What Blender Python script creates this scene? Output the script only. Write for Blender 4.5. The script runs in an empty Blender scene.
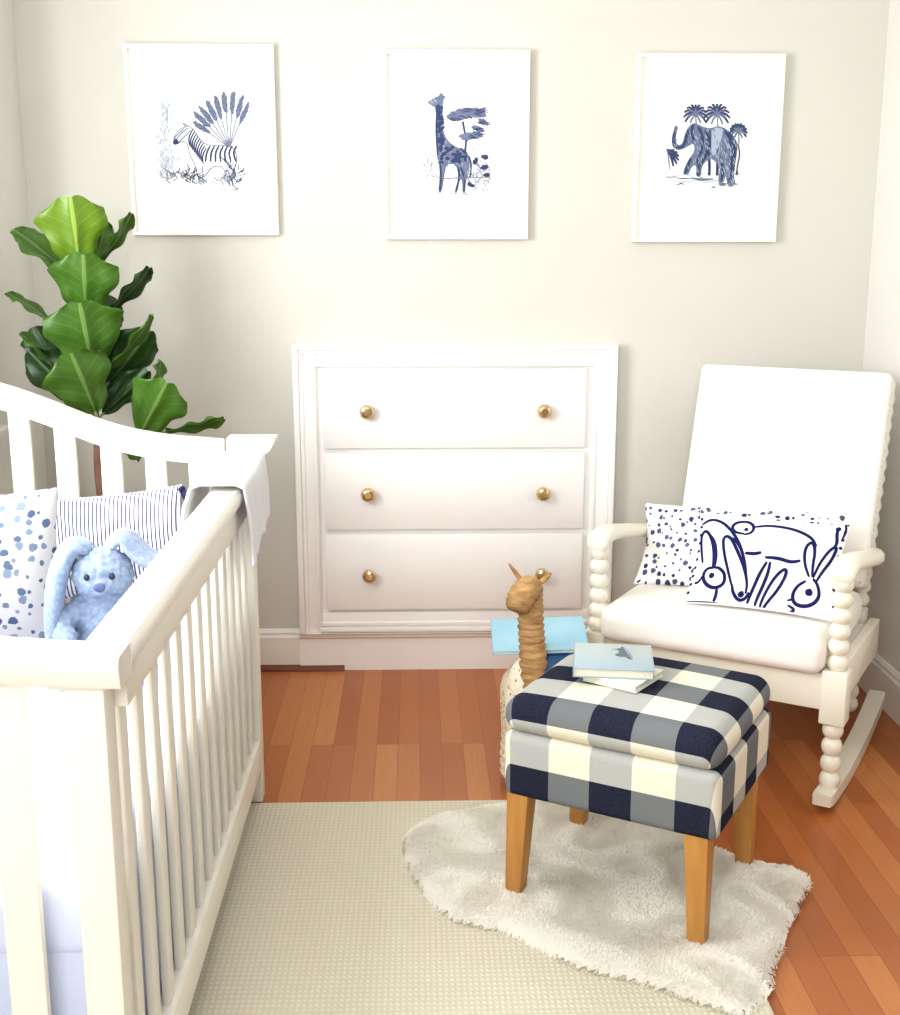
import bpy, bmesh, math, random
from mathutils import Vector, Matrix, noise
from mathutils.geometry import tessellate_polygon
random.seed(7)
S = bpy.context.scene
C = S.collection
PI = math.pi
R = math.radians

# ------------------------------------------------------------------ materials
def lin(c):
    return tuple(((v/255/12.92) if v/255 <= .04045 else ((v/255+.055)/1.055)**2.4) for v in c)

class NT:
    def __init__(s, name, rough=.5, metal=0., spec=.5):
        s.m = bpy.data.materials.new(name); s.m.use_nodes = True
        s.t = s.m.node_tree; s.b = s.t.nodes['Principled BSDF']
        s.b.inputs['Roughness'].default_value = rough
        s.b.inputs['Metallic'].default_value = metal
        s.b.inputs['Specular IOR Level'].default_value = spec
    def n(s, ty, **kw):
        nd = s.t.nodes.new(ty)
        for k, v in kw.items():
            if k.startswith('_'): setattr(nd, k[1:], v)
            else: nd.inputs[k.replace('__', ' ')].default_value = v
        return nd
    def l(s, a, b): s.t.links.new(a, b)
    def math(s, op, a, b=None):
        nd = s.t.nodes.new('ShaderNodeMath'); nd.operation = op
        for i, v in enumerate((a, b)):
            if v is None: continue
            if isinstance(v, (int, float)): nd.inputs[i].default_value = v
            else: s.l(v, nd.inputs[i])
        return nd.outputs[0]
    def mix(s, f, a, b):
        nd = s.t.nodes.new('ShaderNodeMix'); nd.data_type = 'RGBA'
        for i, v in ((0, f), (6, a), (7, b)):
            if isinstance(v, (int, float)): nd.inputs[i].default_value = v
            elif isinstance(v, tuple): nd.inputs[i].default_value = (*lin(v), 1)
            else: s.l(v, nd.inputs[i])
        return nd.outputs[2]
    def coord(s, kind='Object'):
        return s.t.nodes.new('ShaderNodeTexCoord').outputs[kind]
    def noise(s, scale, detail=3, vec=None, stretch=None, out=0):
        nd = s.n('ShaderNodeTexNoise', Scale=scale, Detail=detail)
        v = vec if vec is not None else s.coord()
        if stretch:
            mp = s.n('ShaderNodeMapping'); mp.inputs['Scale'].default_value = stretch
            s.l(v, mp.inputs[0]); v = mp.outputs[0]
        s.l(v, nd.inputs['Vector'])
        return nd.outputs[out]
    def col(s, c):
        if isinstance(c, tuple): s.b.inputs['Base Color'].default_value = (*lin(c), 1)
        else: s.l(c, s.b.inputs['Base Color'])
    def bump(s, h, strength=.3, dist=.002):
        nd = s.n('ShaderNodeBump', Strength=strength, Distance=dist)
        s.l(h, nd.inputs['Height']); s.l(nd.outputs[0], s.b.inputs['Normal'])

def plain(name, c, rough=.5, metal=0., var=0, vscale=8, bump=0, bscale=200, bdist=.001, spec=.5, c2=None):
    t = NT(name, rough, metal, spec)
    if var or c2:
        dark = c2 or tuple(max(0, v-var) for v in c)
        t.col(t.mix(t.noise(vscale), dark, c))
    else: t.col(c)
    if bump: t.bump(t.noise(bscale, 2), bump, bdist)
    return t.m

M = {}
M['paint'] = plain('white_paint', (238, 236, 228), .42, var=5, vscale=5)
M['cribwhite'] = plain('crib_white_paint', (243, 239, 228), .42, var=5, vscale=6)
M['chairwood'] = plain('chair_white_paint', (236, 231, 216), .42, var=6, vscale=6)
M['dresserwhite'] = plain('dresser_white_paint', (246, 244, 241), .45, var=3, vscale=4)
M['wall'] = plain('grey_wall_paint', (213, 211, 203), .85, var=5, vscale=2.5, bump=.15, bscale=260, spec=.2)
M['wallw'] = plain('white_wall_paint', (228, 227, 222), .85, var=4, vscale=2.5, bump=.15, bscale=260, spec=.2)
M['ceil'] = plain('ceiling_paint', (240, 240, 236), .9)
M['fabricwhite'] = plain('white_upholstery', (246, 242, 236), .9, var=5, vscale=5, bump=.3, bscale=500, spec=.1)
M['sheet'] = plain('pale_blue_sheet', (214, 222, 240), .9, c2=(196, 206, 230), vscale=4, bump=.3, bscale=9, bdist=.02, spec=.1)
M['blanket'] = plain('pale_grey_knit', (232, 233, 236), .95, var=10, vscale=7, bump=.5, bscale=350, spec=.1)
M['navy'] = plain('navy_thread', (34, 34, 84), .9, c2=(24, 24, 56), vscale=60)
M['gold'] = plain('polished_brass', (238, 218, 178), .2, .85, c2=(196, 162, 112), vscale=50)
M['oak'] = None
M['plush'] = None
M['frame'] = plain('white_frame', (240, 238, 232), .4)
M['paper'] = plain('print_paper', (250, 248, 241), .8, var=3, vscale=4, spec=.2)
M['inkd'] = plain('dark_blue_ink', (78, 88, 124), .9, c2=(60, 70, 104), vscale=60, spec=.1)
M['inkm'] = plain('mid_blue_ink', (130, 139, 160), .9, c2=(104, 114, 140), vscale=70, spec=.1)
M['inkl'] = plain('pale_blue_ink', (184, 194, 208), .9, c2=(158, 172, 192), vscale=70, spec=.1)
M['black'] = plain('dark_bead', (40, 44, 62), .3)
M['nose'] = plain('embroidered_nose', (98, 108, 150), .8, c2=(80, 90, 136), vscale=90)
M['trunk'] = plain('fig_bark', (176, 138, 122), .9, c2=(120, 84, 70), vscale=30, bump=.4, bscale=60)
M['soil'] = plain('potting_soil', (60, 46, 36), .95, var=20, vscale=60, bump=.8, bscale=60, bdist=.01)
M['pot'] = plain('glazed_white_pot', (225, 222, 214), .3, var=5)
M['pages'] = plain('book_pages', (236, 232, 216), .9, c2=(214, 208, 190), vscale=120)
M['creamcover'] = plain('cream_book_cover', (230, 228, 214), .6, var=6)
M['whale'] = plain('grey_cover_ink', (112, 122, 132), .6, c2=(92, 100, 110), vscale=60)
M['lightblue'] = plain('light_blue_cover', (150, 204, 228), .45, c2=(184, 222, 238), vscale=9)
M['deepblue'] = plain('blue_cover', (66, 112, 160), .5, c2=(44, 84, 132), vscale=8)
M['shoe'] = plain('stained_moulding', (128, 66, 34), .4, c2=(100, 50, 26), vscale=10)
M['cutting'] = plain('fig_stalk', (120, 132, 70), .7, c2=(96, 104, 60), vscale=20)

def wood_legs():
    t = NT('golden_oak', .4)
    v = t.noise(14, 4, stretch=(3, 3, .35))
    t.col(t.mix(v, (166, 112, 52), (206, 156, 88))); return t.m
M['oak'] = wood_legs()

def plush():
    t = NT('blue_plush', .95, spec=.1)
    v = t.n('ShaderNodeTexVoronoi', Scale=95.); t.l(t.coord(), v.inputs['Vector'])
    t.col(t.mix(t.math('MULTIPLY', v.outputs['Distance'], 1.1), (158, 172, 194), (124, 142, 172)))
    t.bump(v.outputs['Distance'], -1., .02)
    t.b.inputs['Sheen Weight'].default_value = .3
    return t.m
M['plush'] = plush()

def floor_mat():
    t = NT('fir_floorboards', .3, spec=.45)
    co = t.coord()
    sp = t.n('ShaderNodeSeparateXYZ'); t.l(co, sp.inputs[0])
    cb = t.n('ShaderNodeCombineXYZ'); t.l(sp.outputs[1], cb.inputs[0]); t.l(sp.outputs[0], cb.inputs[1])
    br = t.n('ShaderNodeTexBrick', Scale=1., Mortar__Size=.0007, Mortar__Smooth=.3, Bias=0., Brick__Width=1.15, Row__Height=.066)
    br.offset = .37; br.offset_frequency = 3; br.squash = 1
    br.inputs['Color1'].default_value = (0, 0, 0, 1); br.inputs['Color2'].default_value = (1, 1, 1, 1); br.inputs['Mortar'].default_value = (.25, .25, .25, 1)
    t.l(cb.outputs[0], br.inputs['Vector'])
    cr = t.n('ShaderNodeValToRGB')
    e = cr.color_ramp.elements
    e[0].position = 0; e[0].color = (*lin((166, 98, 54)), 1)
    e[1].position = 1; e[1].color = (*lin((210, 146, 90)), 1)
    x = e.new(.45); x.color = (*lin((182, 112, 64)), 1)
    t.l(br.outputs['Color'], cr.inputs[0])
    gr = t.noise(9, 5, stretch=(14, .8, 1))
    c = t.mix(t.math('MULTIPLY', gr, .5), cr.outputs[0], (146, 82, 44))
    bl = t.noise(3, 3)
    c = t.mix(t.math('MULTIPLY', bl, .35), c, (196, 126, 76))
    t.col(t.mix(br.outputs['Fac'], c, (128, 74, 40)))
    t.bump(br.outputs['Fac'], -.3, .001)
    return t.m
M['floor'] = floor_mat()

def rug_mat():
    t = NT('woven_cream_wool', .95, spec=.1)
    co = t.coord()
    sp = t.n('ShaderNodeSeparateXYZ'); t.l(co, sp.inputs[0])
    k = 2*PI/.0125
    nx = t.math('SINE', t.math('MULTIPLY', sp.outputs[0], k))
    ny = t.math('SINE', t.math('MULTIPLY', sp.outputs[1], k*.8))
    p = t.math('MULTIPLY', t.math('ADD', t.math('MULTIPLY', nx, .5), .5), t.math('ADD', t.math('MULTIPLY', ny, .5), .5))
    c = t.mix(p, (217, 210, 190), (235, 229, 213))
    c = t.mix(t.math('MULTIPLY', t.noise(5, 4), .35), c, (212, 205, 186))
    t.col(c); t.bump(p, .45, .003); return t.m
M['rug'] = rug_mat()

def fur_mat():
    t = NT('ivory_fur', .9, spec=.15)
    t.col(t.mix(t.noise(7, 4), (248, 243, 230), (255, 253, 247)))
    tr = t.n('ShaderNodeBsdfTranslucent'); tr.inputs['Color'].default_value = (.95, .93, .87, 1)
    mx = t.n('ShaderNodeMixShader'); mx.inputs[0].default_value = .32
    t.l(t.b.outputs[0], mx.inputs[1]); t.l(tr.outputs[0], mx.inputs[2])
    t.l(mx.outputs[0], t.t.nodes['Material Output'].inputs['Surface'])
    t.b.inputs['Sheen Weight'].default_value = .3
    return t.m
M['fur'] = fur_mat()

def uvsep(t):
    sp = t.n('ShaderNodeSeparateXYZ'); t.l(t.coord('UV'), sp.inputs[0]); return sp

def gingham():
    t = NT('buffalo_check_cotton', .9, spec=.1)
    sp = uvsep(t); P = .194
    def st(o):
        f = t.math('FRACT', t.math('ADD', t.math('DIVIDE', o, P), 10))
        return t.math('LESS_THAN', f, .5)
    a, b = st(sp.outputs[0]), st(sp.outputs[1])
    h = t.math('ADD', t.math('MULTIPLY', a, .3), t.math('MULTIPLY', b, .55))
    cr = t.n('ShaderNodeValToRGB'); cr.color_ramp.interpolation = 'CONSTANT'
    e = cr.color_ramp.elements
    e[0].position = 0; e[0].color = (*lin((240, 234, 214)), 1)
    e[1].position = .75; e[1].color = (*lin((22, 26, 52)), 1)
    x = e.new(.15); x.color = (*lin((188, 189, 184)), 1)
    x = e.new(.45); x.color = (*lin((122, 126, 128)), 1)
    t.l(h, cr.inputs[0])
    t.col(t.mix(t.math('MULTIPLY', t.noise(260, 2), .22), cr.outputs[0], (120, 122, 126)))
    t.bump(t.noise(600, 2), .3, .001)
    return t.m
M['check'] = gingham()

def spots(name, scale, base, c1, c2, big=.36):
    t = NT(name, .9, spec=.1)
    uv = t.coord('UV')
    nz = t.n('ShaderNodeTexNoise', Scale=60., Detail=2.); t.l(uv, nz.inputs['Vector'])
    ad = t.n('ShaderNodeVectorMath', _operation='MULTIPLY_ADD')
    ad.inputs[1].default_value = (.012, .012, 0); t.l(nz.outputs[1], ad.inputs[0]); t.l(uv, ad.inputs[2])
    v = t.n('ShaderNodeTexVoronoi', Scale=scale, Randomness=.8); v.voronoi_dimensions = '2D'; t.l(ad.outputs[0], v.inputs['Vector'])
    sc = t.n('ShaderNodeSeparateColor'); t.l(v.outputs['Color'], sc.inputs[0])
    thr = t.math('ADD', t.math('MULTIPLY', sc.outputs[0], big-.12), .12)
    m = t.math('LESS_THAN', v.outputs['Distance'], thr)
    t.col(t.mix(m, base, t.mix(sc.outputs[1], c1, c2)))
    t.bump(t.noise(500, 2), .3, .001)
    return t.m
M['spotsA'] = spots('blue_watercolour_spots', 33., (206, 204, 204), (76, 90, 122), (138, 152, 174), .36)
M['spotsB'] = spots('navy_spots', 38., (248, 246, 244), (48, 52, 92), (104, 112, 144), .34)

def ticking():
    t = NT('navy_ticking', .9, spec=.1)
    sp = uvsep(t)
    f = t.math('FRACT', t.math('ADD', t.math('MULTIPLY', sp.outputs[0], 1/.0105), 50))
    t.col(t.mix(t.math('LESS_THAN', f, .36), (246, 244, 246), (78, 76, 120))); return t.m
M['ticking'] = ticking()
M['bunnybase'] = plain('white_cotton', (248, 245, 242), .9, var=3, bump=.3, bscale=500, spec=.1)
M['bunnyink'] = plain('navy_brush_line', (44, 50, 104), .9, c2=(30, 36, 84), vscale=40, spec=.1)

def leaf_mat(name, c1, c2, vein, back):
    t = NT(name, .38)
    sp = uvsep(t)
    u = t.math('ABSOLUTE', t.math('SUBTRACT', sp.outputs[0], .5))
    mid = t.math('LESS_THAN', u, .03)
    # side veins: v - u slanted bands
    q = t.math('FRACT', t.math('MULTIPLY', t.math('SUBTRACT', sp.outputs[1], t.math('MULTIPLY', u, .6)), 7))
    sv = t.math('MULTIPLY', t.math('LESS_THAN', q, .09), .3)
    c = t.mix(t.noise(9, 3), c1, c2)
    c = t.mix(t.math('MAXIMUM', mid, sv), c, vein)
    ge = t.n('ShaderNodeNewGeometry')
    t.col(t.mix(ge.outputs['Backfacing'], c, back))
    t.bump(q, .4, .004)
    t.b.inputs['Transmission Weight'].default_value = 0
    return t.m
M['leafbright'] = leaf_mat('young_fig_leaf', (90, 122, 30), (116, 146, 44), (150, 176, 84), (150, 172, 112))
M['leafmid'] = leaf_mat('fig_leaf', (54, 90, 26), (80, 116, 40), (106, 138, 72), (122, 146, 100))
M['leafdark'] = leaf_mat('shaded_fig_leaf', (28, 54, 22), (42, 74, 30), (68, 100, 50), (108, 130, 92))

def raffia():
    t = NT('wrapped_raffia', .7)
    v = t.noise(22, 4, stretch=(1, 1, 5))
    t.col(t.mix(v, (100, 58, 24), (232, 190, 134)))
    t.bump(t.noise(60, 3, stretch=(1, 1, 6)), .5, .004); return t.m
M['raffia'] = raffia()
def weave():
    t = NT('speckled_weave', .9)
    v = t.n('ShaderNodeTexVoronoi', Scale=70.); t.l(t.coord(), v.inputs['Vector'])
    m = t.math('LESS_THAN', v.outputs['Distance'], .3)
    sc = t.n('ShaderNodeSeparateColor'); t.l(v.outputs['Color'], sc.inputs[0])
    m = t.math('MULTIPLY', m, t.math('GREATER_THAN', sc.outputs[0], .55))
    t.col(t.mix(m, (243, 234, 214), (206, 160, 122))); t.bump(v.outputs['Distance'], .8, .004); return t.m
M['weave'] = weave()
def coverblue():
    t = NT('sky_blue_book_cover', .4)
    sp = t.n('ShaderNodeSeparateXYZ'); t.l(t.coord(), sp.inputs[0])
    f = t.math('ADD', t.math('MULTIPLY', sp.outputs[1], 6.), .5)
    t.col(t.mix(f, (160, 178, 190), (186, 196, 194))); return t.m
M['coverblue'] = coverblue()

# ------------------------------------------------------------------ mesh helpers
def newbm(): return bmesh.new()

def build(name, bm, mats, parent=None, loc=(0, 0, 0), rot=(0, 0, 0), smooth=True, angle=40, kind=None, recalc=True):
    if recalc: bmesh.ops.recalc_face_normals(bm, faces=bm.faces[:])
    me = bpy.data.meshes.new(name); bm.to_mesh(me); bm.free()
    if not isinstance(mats, (list, tuple)): mats = [mats]
    for m in mats: me.materials.append(m)
    if smooth:
        me.polygons.foreach_set('use_smooth', [True]*len(me.polygons))
        if angle: me.set_sharp_from_angle(angle=R(angle))
    o = bpy.data.objects.new(name, me); C.objects.link(o)
    o.location = loc; o.rotation_euler = rot
    if parent: o.parent = parent
    if kind: o['kind'] = kind
    return o

def thing(name, label, cat, loc=(0, 0, 0), rotz=0, group=None, rot=None):
    o = bpy.data.objects.new(name, None); C.objects.link(o)
    o.empty_display_size = .05
    o.location = loc; o.rotation_euler = rot if rot else (0, 0, rotz)
    o['label'] = label; o['category'] = cat
    if group: o['group'] = group
    return o

def tag(o, label, cat, group=None, kind=None):
    o['label'] = label; o['category'] = cat
    if group: o['group'] = group
    if kind: o['kind'] = kind
    return o

def box(bm, x0, x1, y0, y1, z0, z1, bev=0., seg=2, mi=0):
    vs = [bm.verts.new((x, y, z)) for x in (x0, x1) for y in (y0, y1) for z in (z0, z1)]
    fs = [bm.faces.new([vs[i] for i in f]) for f in ((0, 1, 3, 2), (4, 6, 7, 5), (0, 4, 5, 1), (2, 3, 7, 6), (0, 2, 6, 4), (1, 5, 7, 3))]
    for f in fs: f.material_index = mi
    if bev:
        es = list({e for f in fs for e in f.edges})
        bmesh.ops.bevel(bm, geom=es, offset=bev, segments=seg, affect='EDGES', profile=.5)

def taperbox(bm, c0, s0, c1, s1, bev=.003):
    a = [bm.verts.new((c0[0]+dx*s0[0]/2, c0[1]+dy*s0[1]/2, c0[2])) for dx, dy in ((-1, -1), (1, -1), (1, 1), (-1, 1))]
    b = [bm.verts.new((c1[0]+dx*s1[0]/2, c1[1]+dy*s1[1]/2, c1[2])) for dx, dy in ((-1, -1), (1, -1), (1, 1), (-1, 1))]
    fs = [bm.faces.new(a[::-1]), bm.faces.new(b)]
    for i in range(4): fs.append(bm.faces.new((a[i], a[(i+1) % 4], b[(i+1) % 4], b[i])))
    if bev: bmesh.ops.bevel(bm, geom=list({e for f in fs for e in f.edges}), offset=bev, segments=2, affect='EDGES', profile=.5)

def prism(bm, pts, axis, a0, a1, bev=0., mi=0):
    """extrude 2D polygon along axis; axis 'x': pts=(y,z); 'y': pts=(x,z); 'z': pts=(x,y)"""
    def P(p, a): return (a, p[0], p[1]) if axis == 'x' else (p[0], a, p[1]) if axis == 'y' else (p[0], p[1], a)
    A = [bm.verts.new(P(p, a0)) for p in pts]; B = [bm.verts.new(P(p, a1)) for p in pts]
    n = len(pts)
    caps = [bm.faces.new(A), bm.faces.new(B[::-1])]
    fs = caps[:]
    for i in range(n): fs.append(bm.faces.new((A[i], A[(i+1) % n], B[(i+1) % n], B[i])))
    for f in fs: f.material_index = mi
    if bev:
        es = list({e for f in caps for e in f.edges})
        bmesh.ops.bevel(bm, geom=es, offset=bev, segments=2, affect='EDGES', profile=.5)

def lathe(bm, prof, seg=20, mat=None, mi=0):
    rings = []
    for r, z in prof:
        if r < 1e-5: rings.append([bm.verts.new((0, 0, z))])
        else: rings.append([bm.verts.new((r*math.cos(2*PI*i/seg), r*math.sin(2*PI*i/seg), z)) for i in range(seg)])
    vs = [v for rg in rings for v in rg]
    for a, b in zip(rings, rings[1:]):
        for i in range(seg):
            j = (i+1) % seg
            if len(a) == 1 and len(b) == 1: continue
            if len(a) == 1: f = bm.faces.new((a[0], b[i], b[j]))
            elif len(b) == 1: f = bm.faces.new((a[i], a[j], b[0]))
            else: f = bm.faces.new((a[i], a[j], b[j], b[i]))
            f.material_index = mi
    if len(rings[0]) > 1: bm.faces.new(rings[0][::-1]).material_index = mi
    if len(rings[-1]) > 1: bm.faces.new(rings[-1]).material_index = mi
    if mat is not None: bmesh.ops.transform(bm, matrix=mat, verts=vs)

def along(p0, p1):
    p0, p1 = Vector(p0), Vector(p1)
    return Matrix.Translation(p0) @ (p1-p0).to_track_quat('Z', 'Y').to_matrix().to_4x4()

def bobbins(n, r, length, neck=.62, samp=6):
    """profile of n touching turned balls"""
    prof = [(r*neck, 0)]; h = length/n
    for k in range(n):
        for i in range(1, samp+1):
            t = i/samp
            rr = r*(neck+(1-neck)*math.sin(PI*t)**.7)
            prof.append((rr, h*(k+t)))
    return prof

def tube(bm, pts, rad, seg=12, cap=True, mi=0, sy=1.):
    pts = [Vector(p) for p in pts]; n = len(pts)
    if isinstance(rad, (int, float)): rad = [rad]*n
    rings = []; up = None
    for i, p in enumerate(pts):
        d = (pts[min(i+1, n-1)]-pts[max(i-1, 0)]).normalized()
        if up is None:
            up = Vector((0, 0, 1)) if abs(d.z) < .9 else Vector((0, 1, 0))
        s = d.cross(up).normalized(); up = s.cross(d).normalized()
        rings.append([bm.verts.new(p+(s*math.cos(2*PI*k/seg)+up*sy*math.sin(2*PI*k/seg))*rad[i]) for k in range(seg)])
    for a, b in zip(rings, rings[1:]):
        for k in range(seg):
            f = bm.faces.new((a[k], a[(k+1) % seg], b[(k+1) % seg], b[k])); f.material_index = mi
    if cap:
        bm.faces.new(rings[0][::-1]).material_index = mi; bm.faces.new(rings[-1]).material_index = mi

def ellipsoid(bm, c, r, seg=20, rings=12, rot=None, mi=0):
    m = Matrix.Translation(c) @ (rot.to_4x4() if rot else Matrix()) @ Matrix.Diagonal((*r, 1))
    res = bmesh.ops.create_uvsphere(bm, u_segments=seg, v_segments=rings, radius=1, matrix=m)
    if mi:
        for f in {f for v in res['verts'] for f in v.link_faces}: f.material_index = mi

def gridfn(bm, fn, nu, nv, uvf=None, mi=0, closed=False):
    vs = [[bm.verts.new(fn(i/nu, j/nv)) for i in range(nu+(0 if closed else 1))] for j in range(nv+1)]
    ul = bm.loops.layers.uv.verify()
    for j in range(nv):
        for i in range(nu):
            i2 = (i+1) % nu if closed else i+1
            f = bm.faces.new((vs[j][i], vs[j][i2], vs[j+1][i2], vs[j+1][i])); f.material_index = mi
            if uvf:
                for lp, (a, b) in zip(f.loops, ((i, j), (i+1, j), (i+1, j+1), (i, j+1))): lp[ul].uv = uvf(a/nu, b/nv)
    return vs

def rbox(bm, cx, cy, cz, sx, sy, sz, r, crown=0., nmid=8, nr=4, uvf=None, mi=0, puff=0.):
    """rounded upholstered block; uvf(point, normal) -> uv"""
    h = (sx/2, sy/2, sz/2)
    def samples(a):
        rr = min(r, h[a]*.98); out = []
        for i in range(nr): out.append(-h[a]+rr*(i/nr))
        m = h[a]-rr
        for i in range(nmid+1): out.append(-m+2*m*i/nmid)
        for i in range(1, nr+1): out.append(m+rr*i/nr)
        return out
    sm = [samples(a) for a in range(3)]
    ul = bm.loops.layers.uv.verify()
    start = set(bm.verts)
    nrm = {}
    def vert(p):
        q = [max(-(h[a]-min(r, h[a]*.98)), min(h[a]-min(r, h[a]*.98), p[a])) for a in range(3)]
        d = Vector(p)-Vector(q)
        if d.length > 1e-9:
            # spherify offset so sample spacing stays even
            n = d.normalized()
            rr = Vector([min(r, h[a]*.98) for a in range(3)])
            pos = Vector(q)+Vector((n.x*rr.x, n.y*rr.y, n.z*rr.z))
        else: n = Vector((0, 0, 1)); pos = Vector(p)
        wx = max(0, 1-(pos.x/h[0])**2); wy = max(0, 1-(pos.y/h[1])**2); wz = max(0, 1-(pos.z/h[2])**2)
        if pos.z > 0: pos.z += crown*(wx*wy)**.7*min(1, pos.z/h[2])
        if puff:
            pos.x += puff*wy*wz*(pos.x/h[0]); pos.y += puff*wx*wz*(pos.y/h[1])
        v = bm.verts.new((cx+pos.x, cy+pos.y, cz+pos.z)); nrm[v] = n
        return v
    faces = []
    for a in range(3):
        b, c = (a+1) % 3, (a+2) % 3
        for sgn in (-1, 1):
            g = []
            for u in sm[b]:
                row = []
                for w in sm[c]:
                    p = [0, 0, 0]; p[a] = sgn*h[a]; p[b] = u; p[c] = w; row.append(vert(p))
                g.append(row)
            for i in range(len(g)-1):
                for j in range(len(g[0])-1):
                    q = (g[i][j], g[i+1][j], g[i+1][j+1], g[i][j+1])
                    f = bm.faces.new(q if sgn > 0 else q[::-1]); f.material_index = mi; faces.append(f)
    if uvf:
        for f in faces:
            for lp in f.loops: lp[ul].uv = uvf(lp.vert.co-Vector((cx, cy, cz)), nrm[lp.vert])
    bmesh.ops.remove_doubles(bm, verts=[v for v in bm.verts if v not in start], dist=1e-5)

INK = [0]
def strip(bm, pts, w, mapf, mi=0, taper=True, res=1):
    """ink stroke: ribbon along 2D pts of width w, mapped by mapf(x,y)->3D"""
    INK[0] += 1
    P = []
    for i in range(len(pts)-1):
        for k in range(res): P.append(Vector(pts[i]).lerp(Vector(pts[i+1]), k/res))
    P.append(Vector(pts[-1])); n = len(P)
    prev = None
    for i, p in enumerate(P):
        d = P[min(i+1, n-1)]-P[max(i-1, 0)]
        if d.length < 1e-9: d = Vector((1, 0))
        s = Vector((-d.y, d.x)).normalized()
        t = i/(n-1) if n > 1 else 0
        ww = w/2*(1 if not taper else (.45+.55*math.sin(PI*min(1, max(0, t)))**.5))
        a, b = bm.verts.new(mapf(*(p-s*ww))), bm.verts.new(mapf(*(p+s*ww)))
        if prev: bm.faces.new((prev[0], a, b, prev[1])).material_index = mi
        prev = (a, b)

def smooth2d(pts, closed=False, it=2):
    P = [tuple(p) for p in pts]
    for _ in range(it):
        Q = []; n = len(P)
        rng = range(n if closed else n-1)
        if not closed: Q.append(P[0])
        for i in rng:
            a, b = P[i], P[(i+1) % n]
            Q.append((a[0]*.75+b[0]*.25, a[1]*.75+b[1]*.25)); Q.append((a[0]*.25+b[0]*.75, a[1]*.25+b[1]*.75))
        if not closed: Q.append(P[-1])
        P = Q
    return P

def polyfill(bm, pts, mapf, mi=0):
    INK[0] += 1
    vs = [bm.verts.new(mapf(*p)) for p in pts]
    for t in tessellate_polygon([[Vector((p[0], p[1], 0)) for p in pts]]):
        if len(set(t)) == 3: bm.faces.new([vs[i] for i in t]).material_index = mi

def blob(bm, cx, cy, rx, ry, ang, mapf, mi=0, n=14, rag=.12):
    pts = []
    for k in range(n):
        a = 2*PI*k/n; q = 1+random.uniform(-rag, rag)
        x, y = rx*q*math.cos(a), ry*q*math.sin(a)
        pts.append((cx+x*math.cos(ang)-y*math.sin(ang), cy+x*math.sin(ang)+y*math.cos(ang)))
    polyfill(bm, pts, mapf, mi)

# ------------------------------------------------------------------ camera and light
H = 1.5
cam = bpy.data.cameras.new('camera'); co = bpy.data.objects.new('camera', cam); C.objects.link(co)
co.location = (0, 0, H); co.rotation_euler = (R(90-12.36), 0, R(-1.54))
cam.sensor_fit = 'HORIZONTAL'; cam.sensor_width = 36; cam.lens = 48; cam.clip_start = .02
S.camera = co

def area(name, loc, rot, sx, sy, power, color=(1, 1, 1)):
    l = bpy.data.lights.new(name, 'AREA'); l.shape = 'RECTANGLE'; l.size = sx; l.size_y = sy; l.energy = power; l.color = color
    o = bpy.data.objects.new(name, l); C.objects.link(o); o.location = loc; o.rotation_euler = rot; return o
# daylight through the side window (left wall) and through the windows behind the camera
area('side_window_daylight', (-1.46, 2.15, 1.55), (0, R(-90), 0), 1.1, 1.2, 96, (.97, .985, 1.))
area('rear_window_daylight', (-.45, -1.2, 2.15), (R(74), 0, R(-6)), 1.6, 1.3, 88, (.965, .982, 1.))
w = bpy.data.worlds.new('world'); S.world = w; w.use_nodes = True
bg = w.node_tree.nodes['Background']; bg.inputs[0].default_value = (.93, .97, 1, 1); bg.inputs[1].default_value = .2
S.view_settings.view_transform = 'Standard'; S.view_settings.look = 'Medium High Contrast'
S.view_settings.exposure = -.27; S.view_settings.gamma = 1.0
S.cycles.use_denoising = True
S.cycles.max_bounces = 8; S.cycles.diffuse_bounces = 5; S.cycles.sample_clamp_indirect = 6
S.cycles.caustics_reflective = False; S.cycles.caustics_refractive = False

# ------------------------------------------------------------------ room
WY, WR, WL, CH = 4.135, 1.545, -1.29, 2.62
Y0 = -1.0
def struct(name, bm, m, **k): return build(name, bm, m, kind='structure', **k)
b = newbm(); box(b, WL-.1, WR+.1, Y0, WY+.1, -.05, 0); struct('floor', b, M['floor'], smooth=False)
b = newbm(); box(b, WL-.1, WR+.1, WY, WY+.1, 0, CH); struct('wall_back', b, M['wall'], smooth=False)
b = newbm(); box(b, WR, WR+.1, 2.0, WY, 0, CH); struct('wall_right', b, M['wallw'], smooth=False)
b = newbm()
wy0, wy1, wz0, wz1 = 1.30, 3.55, .98, 2.28
box(b, WL-.1, WL, Y0, wy0, 0, CH); box(b, WL-.1, WL, wy1, WY, 0, CH)
box(b, WL-.1, WL, wy0, wy1, 0, wz0); box(b, WL-.1, WL, wy0, wy1, wz1, CH)
struct('wall_left', b, M['wallw'], smooth=False)
b = newbm(); box(b, WL-.1, WR+.1, Y0, WY+.1, CH, CH+.05); struct('ceiling', b, M['ceil'], smooth=False)
b = newbm()
cw = .09
for (ya, yb, za, zb) in ((wy0-cw, wy0, wz0-.02, wz1+cw), (wy1, wy1+cw, wz0-.02, wz1+cw), (wy0, wy1, wz1, wz1+cw), (wy0-cw, wy1+cw, wz0-.13, wz0-.055)):
    box(b, WL, WL+.018, ya, yb, za, zb, .003)
box(b, WL-.09, WL+.05, wy0-cw-.03, wy1+cw+.05, wz0-.055, wz0-.02, .006)
box(b, WL-.07, WL-.03, wy0, wy1, (wz0+wz1)/2-.02, (wz0+wz1)/2+.02)
for yy in (wy0, wy1-.04): box(b, WL-.07, WL-.03, yy, yy+.04, wz0, wz1)
for zz in (wz0-.02, wz1-.04): box(b, WL-.07, WL-.03, wy0, wy1, zz, zz+.04)
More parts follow.
